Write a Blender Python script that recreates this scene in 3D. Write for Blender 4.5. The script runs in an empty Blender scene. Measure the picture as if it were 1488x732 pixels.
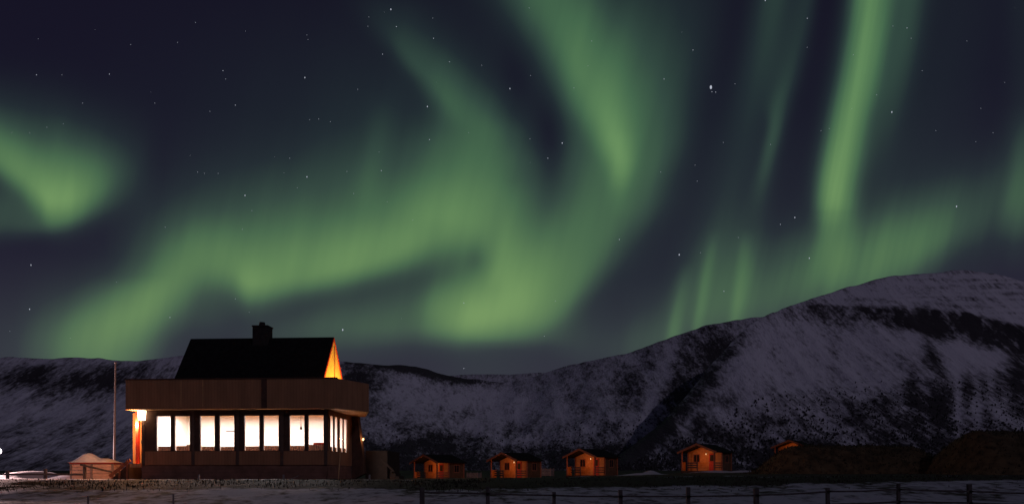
import bpy, math, random
import numpy as np
from mathutils import Vector, Matrix

random.seed(7)
RNG = np.random.default_rng(11)
SC = bpy.context.scene
COL = SC.collection
R = math.radians
F = 1150.0            # focal length in photo pixels
CX, HY = 744.0, 690.0  # vanishing column, horizon row
EYE = 1.65

# ------------------------------------------------------------------ camera
cd = bpy.data.cameras.new('camera')
cam = bpy.data.objects.new('camera', cd)
COL.objects.link(cam)
cam.location = (0, 0, EYE)
cam.rotation_euler = (R(90), 0, 0)
cd.sensor_fit = 'HORIZONTAL'
cd.sensor_width = 36
cd.lens = F / 1488 * 36
cd.shift_y = (HY - 366) / 1488
cd.clip_start = 0.1
cd.clip_end = 20000
SC.camera = cam

# ------------------------------------------------------------------ view
SC.view_settings.view_transform = 'Standard'
SC.view_settings.look = 'None'
SC.view_settings.exposure = 0.0
SC.view_settings.gamma = 1.0
SC.view_settings.use_curve_mapping = False
SC.cycles.max_bounces = 6
SC.cycles.diffuse_bounces = 3
SC.cycles.glossy_bounces = 2
SC.cycles.transparent_max_bounces = 8
SC.cycles.sample_clamp_indirect = 4.0
SC.cycles.use_denoising = True
SC.cycles.caustics_reflective = False
SC.cycles.caustics_refractive = False

# ------------------------------------------------------------------ moonlight
MOON_EL, MOON_AZ = 30, 38       # behind the camera, to the right
sd = bpy.data.lights.new('moon', 'SUN')
sd.energy = 0.142
sd.angle = R(0.5)
sd.color = (0.98, 0.88, 1.16)
moon = bpy.data.objects.new('moon', sd)
COL.objects.link(moon)
ce, se = math.cos(R(MOON_EL)), math.sin(R(MOON_EL))
to_moon = Vector((math.sin(R(MOON_AZ)) * ce, -math.cos(R(MOON_AZ)) * ce, se))
moon.rotation_euler = to_moon.to_track_quat('Z', 'Y').to_euler()

# ------------------------------------------------------------------ sky: night and aurora
W = bpy.data.worlds.new('World')
SC.world = W
W.use_nodes = True
NT = W.node_tree
NT.nodes.clear()
W.cycles.sampling_method = 'MANUAL'
W.cycles.sample_map_resolution = 512


class X:
    """a socket with arithmetic"""
    def __init__(self, s):
        self.s = s

    def _op(self, op, *others, clamp=False):
        n = NT.nodes.new('ShaderNodeMath')
        n.operation = op
        n.use_clamp = clamp
        for i, a in enumerate((self,) + others):
            if isinstance(a, X):
                NT.links.new(a.s, n.inputs[i])
            else:
                n.inputs[i].default_value = a
        return X(n.outputs[0])

    def __add__(self, o): return self._op('ADD', o)
    def __sub__(self, o): return self._op('SUBTRACT', o)
    def __mul__(self, o): return self._op('MULTIPLY', o)
    def __truediv__(self, o): return self._op('DIVIDE', o)
    def pow(self, o): return self._op('POWER', o)
    def max(self, o): return self._op('MAXIMUM', o)
    def min(self, o): return self._op('MINIMUM', o)
    def neg(self): return self._op('MULTIPLY', -1.0)
    def exp(self): return self._op('EXPONENT')

    def curve(self, pts):
        n = NT.nodes.new('ShaderNodeFloatCurve')
        m = n.mapping
        m.extend = 'HORIZONTAL'
        c = m.curves[0]
        c.points[0].location = pts[0]
        c.points[1].location = pts[-1]
        for p in pts[1:-1]:
            c.points.new(*p)
        for p in c.points:
            p.handle_type = 'AUTO_CLAMPED'
        m.update()
        n.inputs['Factor'].default_value = 1.0
        NT.links.new(self.s, n.inputs['Value'])
        return X(n.outputs[0])

    def ramp(self, a, b):
        n = NT.nodes.new('ShaderNodeMapRange')
        n.interpolation_type = 'SMOOTHSTEP'
        n.inputs['From Min'].default_value = a
        n.inputs['From Max'].default_value = b
        NT.links.new(self.s, n.inputs['Value'])
        return X(n.outputs[0])


tc = NT.nodes.new('ShaderNodeTexCoord')
sep = NT.nodes.new('ShaderNodeSeparateXYZ')
NT.links.new(tc.outputs['Generated'], sep.inputs[0])
DX, DY, DZ = (X(sep.outputs[i]) for i in range(3))
yy = DY.max(0.02)
# bearing and altitude of a direction on a plane facing north (the +Y way)
U0 = (DX / yy) * (F / 1488) + CX / 1488
V0 = (DZ / yy) * (-F / 732) + HY / 732


def noise(u, v, su, sv, detail=2, off=0.0, w=None):
    n = NT.nodes.new('ShaderNodeTexNoise')
    n.noise_dimensions = '2D'
    n.inputs['Scale'].default_value = 1.0
    n.inputs['Detail'].default_value = detail
    c = NT.nodes.new('ShaderNodeCombineXYZ')
    NT.links.new((u * su + off).s, c.inputs[0])
    NT.links.new((v * sv + off * 1.7).s, c.inputs[1])
    NT.links.new(c.outputs[0], n.inputs['Vector'])
    return X(n.outputs['Fac'])


wob = noise(U0, V0, 5.0, 3.0, 2, 3.1) - 0.5
wob2 = noise(U0, V0, 4.0, 3.5, 2, 9.4) - 0.5
U = U0 + wob * 0.010
V = V0 + wob2 * 0.030


def band(along, across, na, nc, rows, p=2.0):
    """a curtain: rows of (along, centre, width before, width after, brightness), photo pixels"""
    rows = sorted(rows)
    f = lambda k, s: [(r[0] / na, max(0.0, min(1.0, r[k] / s))) for r in rows]
    c = along.curve(f(1, nc))
    w0 = along.curve(f(2, nc))
    w1 = along.curve(f(3, nc))
    a = along.curve([(x, y) for x, y in f(4, 1.0)])
    d = across - c
    r = d.neg().max(0.0) / w0 + d.max(0.0) / w1
    return r.pow(p).neg().exp() * a


def vert(rows, p=2.0): return band(V, U, 732.0, 1488.0, rows, p)
def ray(rows, p=2.0): return band(V0, U0 + wob * 0.003, 732.0, 1488.0, rows, p)
def horz(rows, p=2.0): return band(U, V, 1488.0, 732.0, rows, p)


def spot(x, y, sx, sy, a, p=1.0):
    du = (U - x / 1488.0) * (1488.0 / sx)
    dv = (V - y / 732.0) * (732.0 / sy)
    q = du * du + dv * dv
    if p != 1.0:
        q = q.pow(p)
    return q.neg().exp() * a


# fine vertical rays
ray_u = U0 + V0 * 0.115
rays = noise(ray_u, V0, 46.0, 1.6, 2, 1.3)
rays_fine = noise(ray_u, V0, 20.0, 1.2, 3, 5.3)
streaks = noise(U0 + V0 * 0.085, V0, 95.0, 0.8, 2, 7.7)

terms = []
# bright ray on the right
terms.append(ray([(0, 1264, 27, 30, .78), (60, 1256, 27, 29, .82), (120, 1245, 27, 29, .84), (180, 1231, 26, 28, .88),
                   (230, 1221, 25, 28, .93), (270, 1214, 24, 28, .95), (310, 1210, 22, 29, .66), (340, 1209, 21, 30, .36),
                   (375, 1208, 24, 30, .2), (420, 1205, 26, 28, 0)], 2.2) * (streaks * 0.32 + 0.84))
terms.append(ray([(0, 1322, 26, 24, .22), (80, 1308, 24, 24, .20), (160, 1290, 24, 24, .14), (240, 1272, 26, 26, .05), (300, 1265, 26, 26, 0)]))
terms.append(vert([(0, 1330, 90, 130, .06), (150, 1310, 100, 120, .07), (300, 1280, 100, 120, .09), (380, 1280, 100, 120, .05)]))
# thin pale rays left of it
terms.append(ray([(0, 1122, 26, 30, .21), (80, 1110, 30, 34, .18), (160, 1094, 34, 36, .13), (240, 1078, 40, 40, .10), (330, 1062, 44, 44, .10), (420, 1050, 44, 44, .04)]))
terms.append(ray([(0, 1172, 22, 14, .13), (60, 1160, 22, 15, .13), (110, 1146, 20, 16, .15), (150, 1132, 15, 16, .20), (190, 1125, 11, 13, .24), (230, 1116, 11, 13, .20), (280, 1106, 14, 14, .10), (330, 1098, 16, 16, .03), (380, 1090, 16, 16, 0)]))
# glow along the right hill
low_right = horz([(900, 500, 60, 40, 0), (960, 482, 62, 40, .20), (1010, 455, 80, 60, .40), (1060, 436, 84, 60, .50), (1110, 428, 72, 60, .48), (1160, 410, 66, 60, .52), (1230, 392, 62, 60, .60),
                  (1300, 372, 62, 50, .62), (1350, 358, 66, 40, .52), (1400, 330, 70, 46, .33), (1440, 305, 75, 60, .24), (1488, 280, 85, 60, .22)])
terms.append(low_right * (rays * 0.40 + 0.62))
terms.append(ray([(330, 1040, 8, 9, 0), (390, 1029, 8, 9, .15), (440, 1020, 7, 9, 0.18), (480, 1013, 7, 9, 0.15), (520, 1010, 7, 9, 0.14)]))
terms.append(ray([(330, 1085, 9, 12, 0), (380, 1080, 9, 12, .16), (430, 1072, 8, 10, 0.17), (470, 1066, 8, 10, 0.14), (520, 1062, 8, 10, 0.14)]))
terms.append(ray([(380, 1000, 10, 10, 0), (430, 988, 10, 10, .14), (470, 980, 10, 10, 0.17), (500, 976, 10, 10, 0.14)]))
terms.append(ray([(150, 1500, 24, 30, .05), (230, 1488, 22, 30, .16), (300, 1480, 22, 30, .20), (360, 1476, 20, 30, .08), (400, 1474, 20, 30, 0)]))
# curtain falling from the top centre
terms.append(vert([(0, 800, 62, 70, .36), (50, 822, 52, 76, .38), (100, 846, 46, 70, .42), (150, 872, 42, 52, .46), (185, 889, 34, 36, .52),
                   (215, 899, 26, 24, .60), (240, 902, 20, 19, .52), (262, 901, 17, 17, .32), (290, 900, 16, 16, .08), (320, 900, 16, 16, 0)], 2.0))
# wide pale veil behind it with a clear right edge
terms.append(vert([(0, 920, 170, 110, .15), (100, 930, 130, 78, .24), (180, 930, 110, 62, .30), (250, 915, 100, 56, .34), (310, 880, 90, 66, .36),
                   (360, 845, 90, 64, .38), (410, 810, 90, 56, .42), (450, 780, 80, 48, .36), (485, 750, 90, 50, .14), (510, 740, 90, 50, 0)], 2.8))
# inner curl
terms.append(vert([(0, 555, 40, 70, .04), (50, 580, 32, 60, .13), (90, 605, 26, 62, .21), (130, 640, 28, 62, .27), (165, 670, 34, 56, .33), (200, 690, 60, 60, .34),
                   (240, 690, 72, 80, .36), (290, 690, 84, 80, .42), (340, 700, 60, 80, .38), (380, 720, 60, 80, .36), (430, 720, 50, 80, .36), (470, 710, 50, 80, .24), (500, 700, 50, 80, .04)], 2.2))
terms.append(spot(660, 260, 330, 190, .13))
terms.append(spot(800, 215, 28, 85, -.15))
terms.append(spot(752, 120, 34, 60, -.07))
terms.append(spot(690, 372, 16, 26, -.16))
terms.append(spot(735, 380, 150, 90, .12))
terms.append(spot(700, 240, 420, 230, .02))
terms.append(vert([(260, 745, 18, 20, 0), (320, 738, 14, 18, .12), (370, 728, 14, 18, .14), (420, 715, 16, 18, 0)]))
terms.append(vert([(130, 548, 16, 20, 0), (200, 545, 18, 24, .06), (260, 535, 22, 24, .07), (320, 530, 24, 24, 0)]))
# the main arc over the house
terms.append(horz([(20, 520, 60, 60, .05), (60, 505, 62, 60, .18), (110, 492, 62, 60, .32), (160, 466, 62, 62, .44), (210, 436, 60, 62, .50), (260, 402, 54, 54, .52), (300, 384, 48, 40, .52),
                   (335, 388, 52, 36, .56), (370, 408, 64, 34, .68), (410, 402, 64, 34, .70), (470, 392, 60, 30, .72), (530, 376, 58, 30, .70), (590, 354, 60, 32, .64),
                   (640, 332, 66, 40, .48), (690, 318, 66, 44, .22), (740, 310, 60, 44, 0)]))
terms.append(horz([(150, 360, 60, 60, 0), (250, 345, 70, 70, .16), (400, 330, 80, 70, .24), (520, 310, 90, 70, .22), (620, 280, 90, 70, .1), (700, 270, 80, 70, 0)]))
terms.append(vert([(400, 220, 60, 30, 0), (440, 200, 70, 34, .22), (480, 175, 80, 48, .30), (520, 160, 80, 60, .30), (560, 150, 80, 60, .3)]))
terms.append(spot(372, 418, 34, 30, .12))
terms.append(spot(295, 450, 70, 42, .15))
terms.append(spot(120, 470, 130, 70, .08))
# glowing knot
terms.append(spot(662, 452, 44, 46, .50, 1.25))
terms.append(spot(735, 428, 70, 52, .14))
# dim veil low over the house
terms.append(horz([(330, 500, 30, 40, 0), (430, 485, 34, 40, .20), (540, 478, 50, 34, .30), (620, 476, 60, 28, .30), (700, 480, 50, 22, .22), (780, 478, 50, 24, .14), (860, 500, 50, 40, .12), (960, 510, 50, 40, .14), (1000, 510, 50, 40, 0)]))
# curl on the left edge
terms.append(horz([(0, 230, 44, 30, .52), (25, 248, 48, 30, .60), (55, 272, 56, 32, .70), (85, 290, 66, 34, .76), (110, 288, 64, 34, .62), (140, 275, 60, 36, .34), (175, 258, 50, 40, .12), (220, 240, 50, 40, 0)]))
terms.append(horz([(0, 318, 46, 28, .22), (50, 322, 46, 22, .24), (100, 314, 46, 20, .18), (150, 290, 60, 30, .1), (230, 260, 60, 40, 0)], 2.4))
terms.append(horz([(0, 190, 60, 80, .16), (80, 215, 70, 80, .16), (150, 235, 70, 70, .11), (240, 240, 70, 70, 0)]))

A = terms[0]
for t in terms[1:]:
    A = A + t
A = A.max(0.0) * (rays_fine * 0.46 + 0.77)
front = DY.ramp(0.12, 0.45) * DZ.ramp(-0.06, 0.0)
A = A * front
n = NT.nodes.new('ShaderNodeValToRGB')
cr = n.color_ramp
cr.interpolation = 'LINEAR'
cr.elements[0].position = 0.0
cr.elements[0].color = (0, 0, 0, 1)
cr.elements[1].position = 1.0
cr.elements[1].color = (0.166, 0.300, 0.100, 1)
for pos, c in ((0.12, (0.0085, 0.0180, 0.0125)), (0.28, (0.029, 0.062, 0.034)), (0.48, (0.060, 0.135, 0.055)), (0.75, (0.110, 0.218, 0.076))):
    e = cr.elements.new(pos)
    e.color = c + (1,)
NT.links.new(A._op('MULTIPLY', 0.9, clamp=True).s, n.inputs['Fac'])
# night sky: darker overhead, paler and violet towards the horizon
h = NT.nodes.new('ShaderNodeValToRGB')
hr = h.color_ramp
hr.elements[0].position = 0.0
hr.elements[0].color = (0.036, 0.034, 0.050, 1)
hr.elements[1].position = 0.62
hr.elements[1].color = (0.0066, 0.0054, 0.0148, 1)
for pos, c in ((0.13, (0.030, 0.029, 0.046)), (0.24, (0.0145, 0.013, 0.028)), (0.40, (0.0085, 0.0075, 0.019))):
    e = hr.elements.new(pos)
    e.color = c + (1,)
NT.links.new(DZ.s, h.inputs['Fac'])
add = NT.nodes.new('ShaderNodeMix')
add.data_type = 'RGBA'
add.blend_type = 'ADD'
add.inputs['Factor'].default_value = 1.0
NT.links.new(h.outputs['Color'], add.inputs['A'])
tn = NT.nodes.new('ShaderNodeValToRGB')
tn.color_ramp.elements[0].position = .12
tn.color_ramp.elements[0].color = (1.0, .98, .80, 1)
tn.color_ramp.elements[1].position = .42
tn.color_ramp.elements[1].color = (.84, .96, 1.0, 1)
NT.links.new(DZ.s, tn.inputs['Fac'])
tm = NT.nodes.new('ShaderNodeMix')
tm.data_type = 'RGBA'
tm.blend_type = 'MULTIPLY'
tm.inputs['Factor'].default_value = 1.0
NT.links.new(n.outputs['Color'], tm.inputs['A'])
NT.links.new(tn.outputs['Color'], tm.inputs['B'])
NT.links.new(tm.outputs['Result'], add.inputs['B'])
bg = NT.nodes.new('ShaderNodeBackground')
bg.inputs['Strength'].default_value = 1.0
NT.links.new(add.outputs['Result'], bg.inputs['Color'])
wo = NT.nodes.new('ShaderNodeOutputWorld')
NT.links.new(bg.outputs[0], wo.inputs['Surface'])


# ------------------------------------------------------------------ helpers
def at(px, py, Y):
    """the point at a photo pixel, Y metres ahead"""
    return Vector(((px - CX) / F * Y, Y, EYE + (HY - py) / F * Y))


class MB:
    """collects shapes into one mesh"""
    def __init__(self):
        self.v, self.f = [], []

    def add(self, vs, fs):
        o = len(self.v)
        self.v += [tuple(p) for p in vs]
        self.f += [tuple(i + o for i in q) for q in fs]
        return self

    def box(self, a, b, rot=None, piv=None):
        x0, y0, z0 = a
        x1, y1, z1 = b
        vs = [Vector(p) for p in ((x0, y0, z0), (x1, y0, z0), (x1, y1, z0), (x0, y1, z0), (x0, y0, z1), (x1, y0, z1), (x1, y1, z1), (x0, y1, z1))]
        if rot is not None:
            pv = Vector(piv) if piv else Vector(((x0 + x1) / 2, (y0 + y1) / 2, (z0 + z1) / 2))
            vs = [rot @ (p - pv) + pv for p in vs]
        return self.add(vs, ((0, 3, 2, 1), (4, 5, 6, 7), (0, 1, 5, 4), (1, 2, 6, 5), (2, 3, 7, 6), (3, 0, 4, 7)))

    def bar(self, p, q, w, hgt=None):
        """square bar from p to q"""
        p, q = Vector(p), Vector(q)
        d = (q - p).normalized()
        up = Vector((0, 0, 1)) if abs(d.z) < .95 else Vector((0, 1, 0))
        s = d.cross(up).normalized() * (w / 2)
        u = s.cross(d).normalized() * ((hgt or w) / 2)
        vs = [e + a * s + b * u for e in (p, q) for a, b in ((-1, -1), (1, -1), (1, 1), (-1, 1))]
        return self.add(vs, ((0, 1, 2, 3), (7, 6, 5, 4), (0, 4, 5, 1), (1, 5, 6, 2), (2, 6, 7, 3), (3, 7, 4, 0)))

    def tube(self, p, q, r0, r1=None, n=10):
        p, q = Vector(p), Vector(q)
        r1 = r0 if r1 is None else r1
        d = (q - p).normalized()
        up = Vector((0, 0, 1)) if abs(d.z) < .95 else Vector((0, 1, 0))
        s = d.cross(up).normalized()
        u = s.cross(d)
        vs = []
        for e, rr in ((p, r0), (q, r1)):
            for i in range(n):
                a = 2 * math.pi * i / n
                vs.append(e + (s * math.cos(a) + u * math.sin(a)) * rr)
        fs = [(i, (i + 1) % n, n + (i + 1) % n, n + i) for i in range(n)]
        fs += [tuple(range(n))[::-1], tuple(range(n, 2 * n))]
        return self.add(vs, fs)

    def prism(self, poly, axis, lo, hi):
        """polygon in two coordinates pushed along axis ('x','y','z')"""
        def mk(a, b, c):
            return {'x': (c, a, b), 'y': (a, c, b), 'z': (a, b, c)}[axis]
        n = len(poly)
        vs = [mk(a, b, lo) for a, b in poly] + [mk(a, b, hi) for a, b in poly]
        fs = [tuple(range(n))[::-1], tuple(range(n, 2 * n))] + [(i, (i + 1) % n, n + (i + 1) % n, n + i) for i in range(n)]
        return self.add(vs, fs)

    def ball(self, c, r, nu=12, nv=8, sz=1.0):
        c = Vector(c)
        vs = [c + Vector((0, 0, r * sz))]
        for j in range(1, nv):
            t = math.pi * j / nv
            for i in range(nu):
                a = 2 * math.pi * i / nu
                vs.append(c + Vector((r * math.sin(t) * math.cos(a), r * math.sin(t) * math.sin(a), r * sz * math.cos(t))))
        vs.append(c - Vector((0, 0, r * sz)))
        fs = [(0, 1 + i, 1 + (i + 1) % nu) for i in range(nu)]
        for j in range(nv - 2):
            b = 1 + j * nu
            fs += [(b + i, b + nu + i, b + nu + (i + 1) % nu, b + (i + 1) % nu) for i in range(nu)]
        b = 1 + (nv - 2) * nu
        fs += [(len(vs) - 1, b + (i + 1) % nu, b + i) for i in range(nu)]
        return self.add(vs, fs)

    def build(self, name, mat, parent=None, bevel=0.0, smooth=False):
        me = bpy.data.meshes.new(name)
        me.from_pydata(self.v, [], self.f)
        import bmesh
        bm = bmesh.new()
        bm.from_mesh(me)
        bmesh.ops.recalc_face_normals(bm, faces=bm.faces)
        if bevel:
            bmesh.ops.bevel(bm, geom=bm.edges[:], offset=bevel, segments=1, affect='EDGES', profile=.5, clamp_overlap=True)
        bm.to_mesh(me)
        bm.free()
        if smooth:
            for p in me.polygons:
                p.use_smooth = True
        me.materials.append(mat)
        o = bpy.data.objects.new(name, me)
        COL.objects.link(o)
        if parent:
            o.parent = parent
        return o


def tag(o, label, cat, group=None):
    o['label'] = label
    o['category'] = cat
    if group:
        o['group'] = group
    return o


def empty(name, loc, rz=0.0):
    o = bpy.data.objects.new(name, None)
    COL.objects.link(o)
    o.location = loc
    o.rotation_euler = (0, 0, rz)
    return o


def copy_tree(o, parent=None):
    c = o.copy()
    COL.objects.link(c)
    c.parent = parent
    for ch in o.children:
        copy_tree(ch, c)
    return c


def lamp(name, kind, loc, energy, color, parent=None, size=.05):
    d = bpy.data.lights.new(name, kind)
    d.energy = energy
    d.color = color
    if kind == 'POINT':
        d.shadow_soft_size = size
    if kind == 'AREA':
        d.size = size
    o = bpy.data.objects.new(name, d)
    COL.objects.link(o)
    o.location = loc
    if parent:
        o.parent = parent
    return o


def sheet(name, V3, nr, nc, mat, attrs=None, smooth=True):
    """grid mesh of nr x nc points"""
    me = bpy.data.meshes.new(name)
    idx = np.arange(nr * nc).reshape(nr, nc)
    q = np.stack([idx[:-1, :-1], idx[:-1, 1:], idx[1:, 1:], idx[1:, :-1]], -1).reshape(-1, 4)
    me.vertices.add(nr * nc)
    me.vertices.foreach_set('co', V3.reshape(-1).astype(np.float32))
    me.loops.add(q.size)
    me.loops.foreach_set('vertex_index', q.reshape(-1).astype(np.int32))
    me.polygons.add(len(q))
    me.polygons.foreach_set('loop_start', (np.arange(len(q)) * 4).astype(np.int32))
    me.polygons.foreach_set('use_smooth', np.full(len(q), smooth))
    me.update(calc_edges=True)
    me.validate()
    for k, a in (attrs or {}).items():
        at_ = me.attributes.new(k, 'FLOAT', 'POINT')
        at_.data.foreach_set('value', a.reshape(-1).astype(np.float32))
    me.materials.append(mat)
    o = bpy.data.objects.new(name, me)
    COL.objects.link(o)
    return o


def _hash(ix, iy, seed):
    h = (ix.astype(np.int64) * 374761393 + iy.astype(np.int64) * 668265263 + seed * 974634777) & 0xffffffff
    h = ((h ^ (h >> 13)) * 1274126177) & 0xffffffff
    h = (h ^ (h >> 16)) & 0xffffff
    return h / float(0xffffff)


def vnoise(x, y, seed=0):
    x0, y0 = np.floor(x), np.floor(y)
    fx, fy = x - x0, y - y0
    fx = fx * fx * fx * (fx * (fx * 6 - 15) + 10)
    fy = fy * fy * fy * (fy * (fy * 6 - 15) + 10)
    a, b = _hash(x0, y0, seed), _hash(x0 + 1, y0, seed)
    c, d = _hash(x0, y0 + 1, seed), _hash(x0 + 1, y0 + 1, seed)
    return (a * (1 - fx) + b * fx) * (1 - fy) + (c * (1 - fx) + d * fx) * fy


def fbm(x, y, octv=5, seed=0, gain=.5):
    s, a, t = 0, 1.0, 0
    for i in range(octv):
        s = s + a * vnoise(x, y, seed + i)
        t += a
        a *= gain
        x, y = x * 2.03 + 17.3, y * 2.03 - 9.1
    return s / t


def ridged(x, y, octv=4, seed=0):
    s, a, t = 0, 1.0, 0
    for i in range(octv):
        s = s + a * (1 - np.abs(2 * vnoise(x, y, seed + i) - 1))
        t += a
        a *= .5
        x, y = x * 2.1 + 5.3, y * 2.1 + 3.7
    return s / t


def sm(x, a, b):
    t = np.clip((x - a) / (b - a), 0, 1)
    return t * t * (3 - 2 * t)


# ------------------------------------------------------------------ materials
def mat(name, base, rough=.8, var=.25, scale=3.0, bump=.0, stretch=(1, 1, 1), spec=.2, planks=None, metallic=0.0):
    """base colour broken up by noise; planks = (axis, boards per metre)"""
    m = bpy.data.materials.new(name)
    m.use_nodes = True
    t = m.node_tree
    b = t.nodes['Principled BSDF']
    b.inputs['Roughness'].default_value = rough
    b.inputs['Specular IOR Level'].default_value = spec
    b.inputs['Metallic'].default_value = metallic
    co = t.nodes.new('ShaderNodeTexCoord')
    mp = t.nodes.new('ShaderNodeMapping')
    mp.inputs['Scale'].default_value = stretch
    t.links.new(co.outputs['Object'], mp.inputs['Vector'])
    nz = t.nodes.new('ShaderNodeTexNoise')
    nz.inputs['Scale'].default_value = scale
    nz.inputs['Detail'].default_value = 6
    t.links.new(mp.outputs[0], nz.inputs['Vector'])
    r = t.nodes.new('ShaderNodeValToRGB')
    r.color_ramp.elements[0].position = .3
    r.color_ramp.elements[1].position = .7
    r.color_ramp.elements[0].color = tuple(c * (1 - var) for c in base) + (1,)
    r.color_ramp.elements[1].color = tuple(min(1, c * (1 + var)) for c in base) + (1,)
    t.links.new(nz.outputs['Fac'], r.inputs['Fac'])
    colour = r.outputs['Color']
    height = nz.outputs['Fac']
    if planks:
        ax, per = planks
        w = t.nodes.new('ShaderNodeTexWave')
        w.wave_type = 'BANDS'
        w.bands_direction = ax
        w.wave_profile = 'SIN'
        w.inputs['Scale'].default_value = per * math.pi / 10.0 if False else per / 3.1831
        w.inputs['Distortion'].default_value = 0.0
        t.links.new(co.outputs['Object'], w.inputs['Vector'])
        rr = t.nodes.new('ShaderNodeValToRGB')
        rr.color_ramp.elements[0].position = 0.0
        rr.color_ramp.elements[0].color = (.86, .86, .86, 1)
        rr.color_ramp.elements[1].position = .22
        rr.color_ramp.elements[1].color = (1, 1, 1, 1)
        t.links.new(w.outputs['Fac'], rr.inputs['Fac'])
        mx = t.nodes.new('ShaderNodeMix')
        mx.data_type = 'RGBA'
        mx.blend_type = 'MULTIPLY'
        mx.inputs['Factor'].default_value = 1.0
        t.links.new(colour, mx.inputs['A'])
        t.links.new(rr.outputs['Color'], mx.inputs['B'])
        colour = mx.outputs['Result']
        height = rr.outputs['Color']
        bump = bump or .15
    t.links.new(colour, b.inputs['Base Color'])
    if bump:
        bp = t.nodes.new('ShaderNodeBump')
        bp.inputs['Strength'].default_value = bump
        bp.inputs['Distance'].default_value = .02
        t.links.new(height, bp.inputs['Height'])
        t.links.new(bp.outputs[0], b.inputs['Normal'])
    return m


def glow(name, color, strength, sampled=True):
    m = bpy.data.materials.new(name)
    m.use_nodes = True
    b = m.node_tree.nodes['Principled BSDF']
    b.inputs['Base Color'].default_value = (.8, .8, .8, 1)
    b.inputs['Emission Color'].default_value = tuple(color) + (1,)
    b.inputs['Emission Strength'].default_value = strength
    if not sampled:
        m.cycles.emission_sampling = 'NONE'
    return m


def glass(name, tint=(1, 1, 1), gloss=.06):
    m = bpy.data.materials.new(name)
    m.use_nodes = True
    t = m.node_tree
    t.nodes.clear()
    o = t.nodes.new('ShaderNodeOutputMaterial')
    tr = t.nodes.new('ShaderNodeBsdfTransparent')
    tr.inputs['Color'].default_value = tuple(tint) + (1,)
    gl = t.nodes.new('ShaderNodeBsdfGlossy')
    gl.inputs['Roughness'].default_value = .03
    mx = t.nodes.new('ShaderNodeMixShader')
    mx.inputs[0].default_value = gloss
    t.links.new(tr.outputs[0], mx.inputs[1])
    t.links.new(gl.outputs[0], mx.inputs[2])
    t.links.new(mx.outputs[0], o.inputs['Surface'])
    return m


def cover(name, snow, rock, noises, attr='bare', lo=.46, hi=.56, bump=(.4, .5), rough=.85, rock2=None):
    """snow lying over bare ground: the attribute says how bare, noise breaks the edge"""
    m = bpy.data.materials.new(name)
    m.use_nodes = True
    t = m.node_tree
    b = t.nodes['Principled BSDF']
    b.inputs['Roughness'].default_value = rough
    b.inputs['Specular IOR Level'].default_value = .1
    co = t.nodes.new('ShaderNodeTexCoord')
    acc = t.nodes.new('ShaderNodeAttribute')
    acc.attribute_name = attr
    val = acc.outputs['Fac']
    first = None
    for (stretch, scale, detail, amount) in noises:
        mp = t.nodes.new('ShaderNodeMapping')
        mp.inputs['Scale'].default_value = stretch
        t.links.new(co.outputs['Object'], mp.inputs['Vector'])
        nz = t.nodes.new('ShaderNodeTexNoise')
        nz.inputs['Scale'].default_value = scale
        nz.inputs['Detail'].default_value = detail
        nz.inputs['Roughness'].default_value = .6
        t.links.new(mp.outputs[0], nz.inputs['Vector'])
        first = first or nz.outputs['Fac']
        ma = t.nodes.new('ShaderNodeMath')
        ma.operation = 'MULTIPLY_ADD'
        t.links.new(nz.outputs['Fac'], ma.inputs[0])
        ma.inputs[1].default_value = amount
        sb = t.nodes.new('ShaderNodeMath')
        sb.operation = 'SUBTRACT'
        t.links.new(val, sb.inputs[0])
        sb.inputs[1].default_value = amount * .5
        t.links.new(sb.outputs[0], ma.inputs[2])
        val = ma.outputs[0]
    r = t.nodes.new('ShaderNodeMapRange')
    r.interpolation_type = 'SMOOTHSTEP'
    r.inputs['From Min'].default_value = lo
    r.inputs['From Max'].default_value = hi
    t.links.new(val, r.inputs['Value'])
    cm = t.nodes.new('ShaderNodeMix')
    cm.data_type = 'RGBA'
    t.links.new(first, cm.inputs['Factor'])
    cm.inputs['A'].default_value = tuple(rock) + (1,)
    cm.inputs['B'].default_value = tuple(rock2 or rock) + (1,)
    mx = t.nodes.new('ShaderNodeMix')
    mx.data_type = 'RGBA'
    t.links.new(r.outputs[0], mx.inputs['Factor'])
    mx.inputs['A'].default_value = tuple(snow) + (1,)
    t.links.new(cm.outputs['Result'], mx.inputs['B'])
    t.links.new(mx.outputs['Result'], b.inputs['Base Color'])
    bp = t.nodes.new('ShaderNodeBump')
    bp.inputs['Strength'].default_value = bump[0]
    bp.inputs['Distance'].default_value = bump[1]
    t.links.new(val, bp.inputs['Height'])
    t.links.new(bp.outputs[0], b.inputs['Normal'])
    return m


M = {}
M['hill'] = cover('snowy_hillside', (.80, .78, .85), (.035, .03, .032),
                  [((.045, .008, .010), 1.0, 9, .80), ((.12, .032, .040), 1.0, 6, .75), ((.32, .10, .12), 1.0, 5, .75)], lo=.24, hi=.76, bump=(.8, 3.0), rock2=(.09, .082, .09))
M['ground'] = cover('snow_and_grass', (.50, .49, .54), (.028, .023, .019),
                    [((1, .8, 1), .45, 8, .8), ((1, .7, 1), 2.6, 6, .9)], lo=.38, hi=.66, bump=(.6, .08), rock2=(.070, .052, .038))
M['mound'] = mat('dead_grass_turf', (.075, .052, .028), .95, .5, 1.2, .8)
M['grass'] = mat('dry_grass', (.032, .026, .018), .9, .4, .6)
M['scrub'] = mat('bare_birch_twigs', (.085, .08, .085), .9, .3, .2)
M['snow'] = mat('fresh_snow', (.78, .78, .80), .8, .04, 4, .3)
M['cladding'] = mat('brown_board_cladding', (.40, .195, .102), .75, .18, 2.2, planks=('X', 7), stretch=(1, 1, .25))
M['cladding_low'] = mat('brown_lower_boards', (.44, .20, .105), .75, .18, 2.2, planks=('X', 7), stretch=(1, 1, .25))
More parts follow.
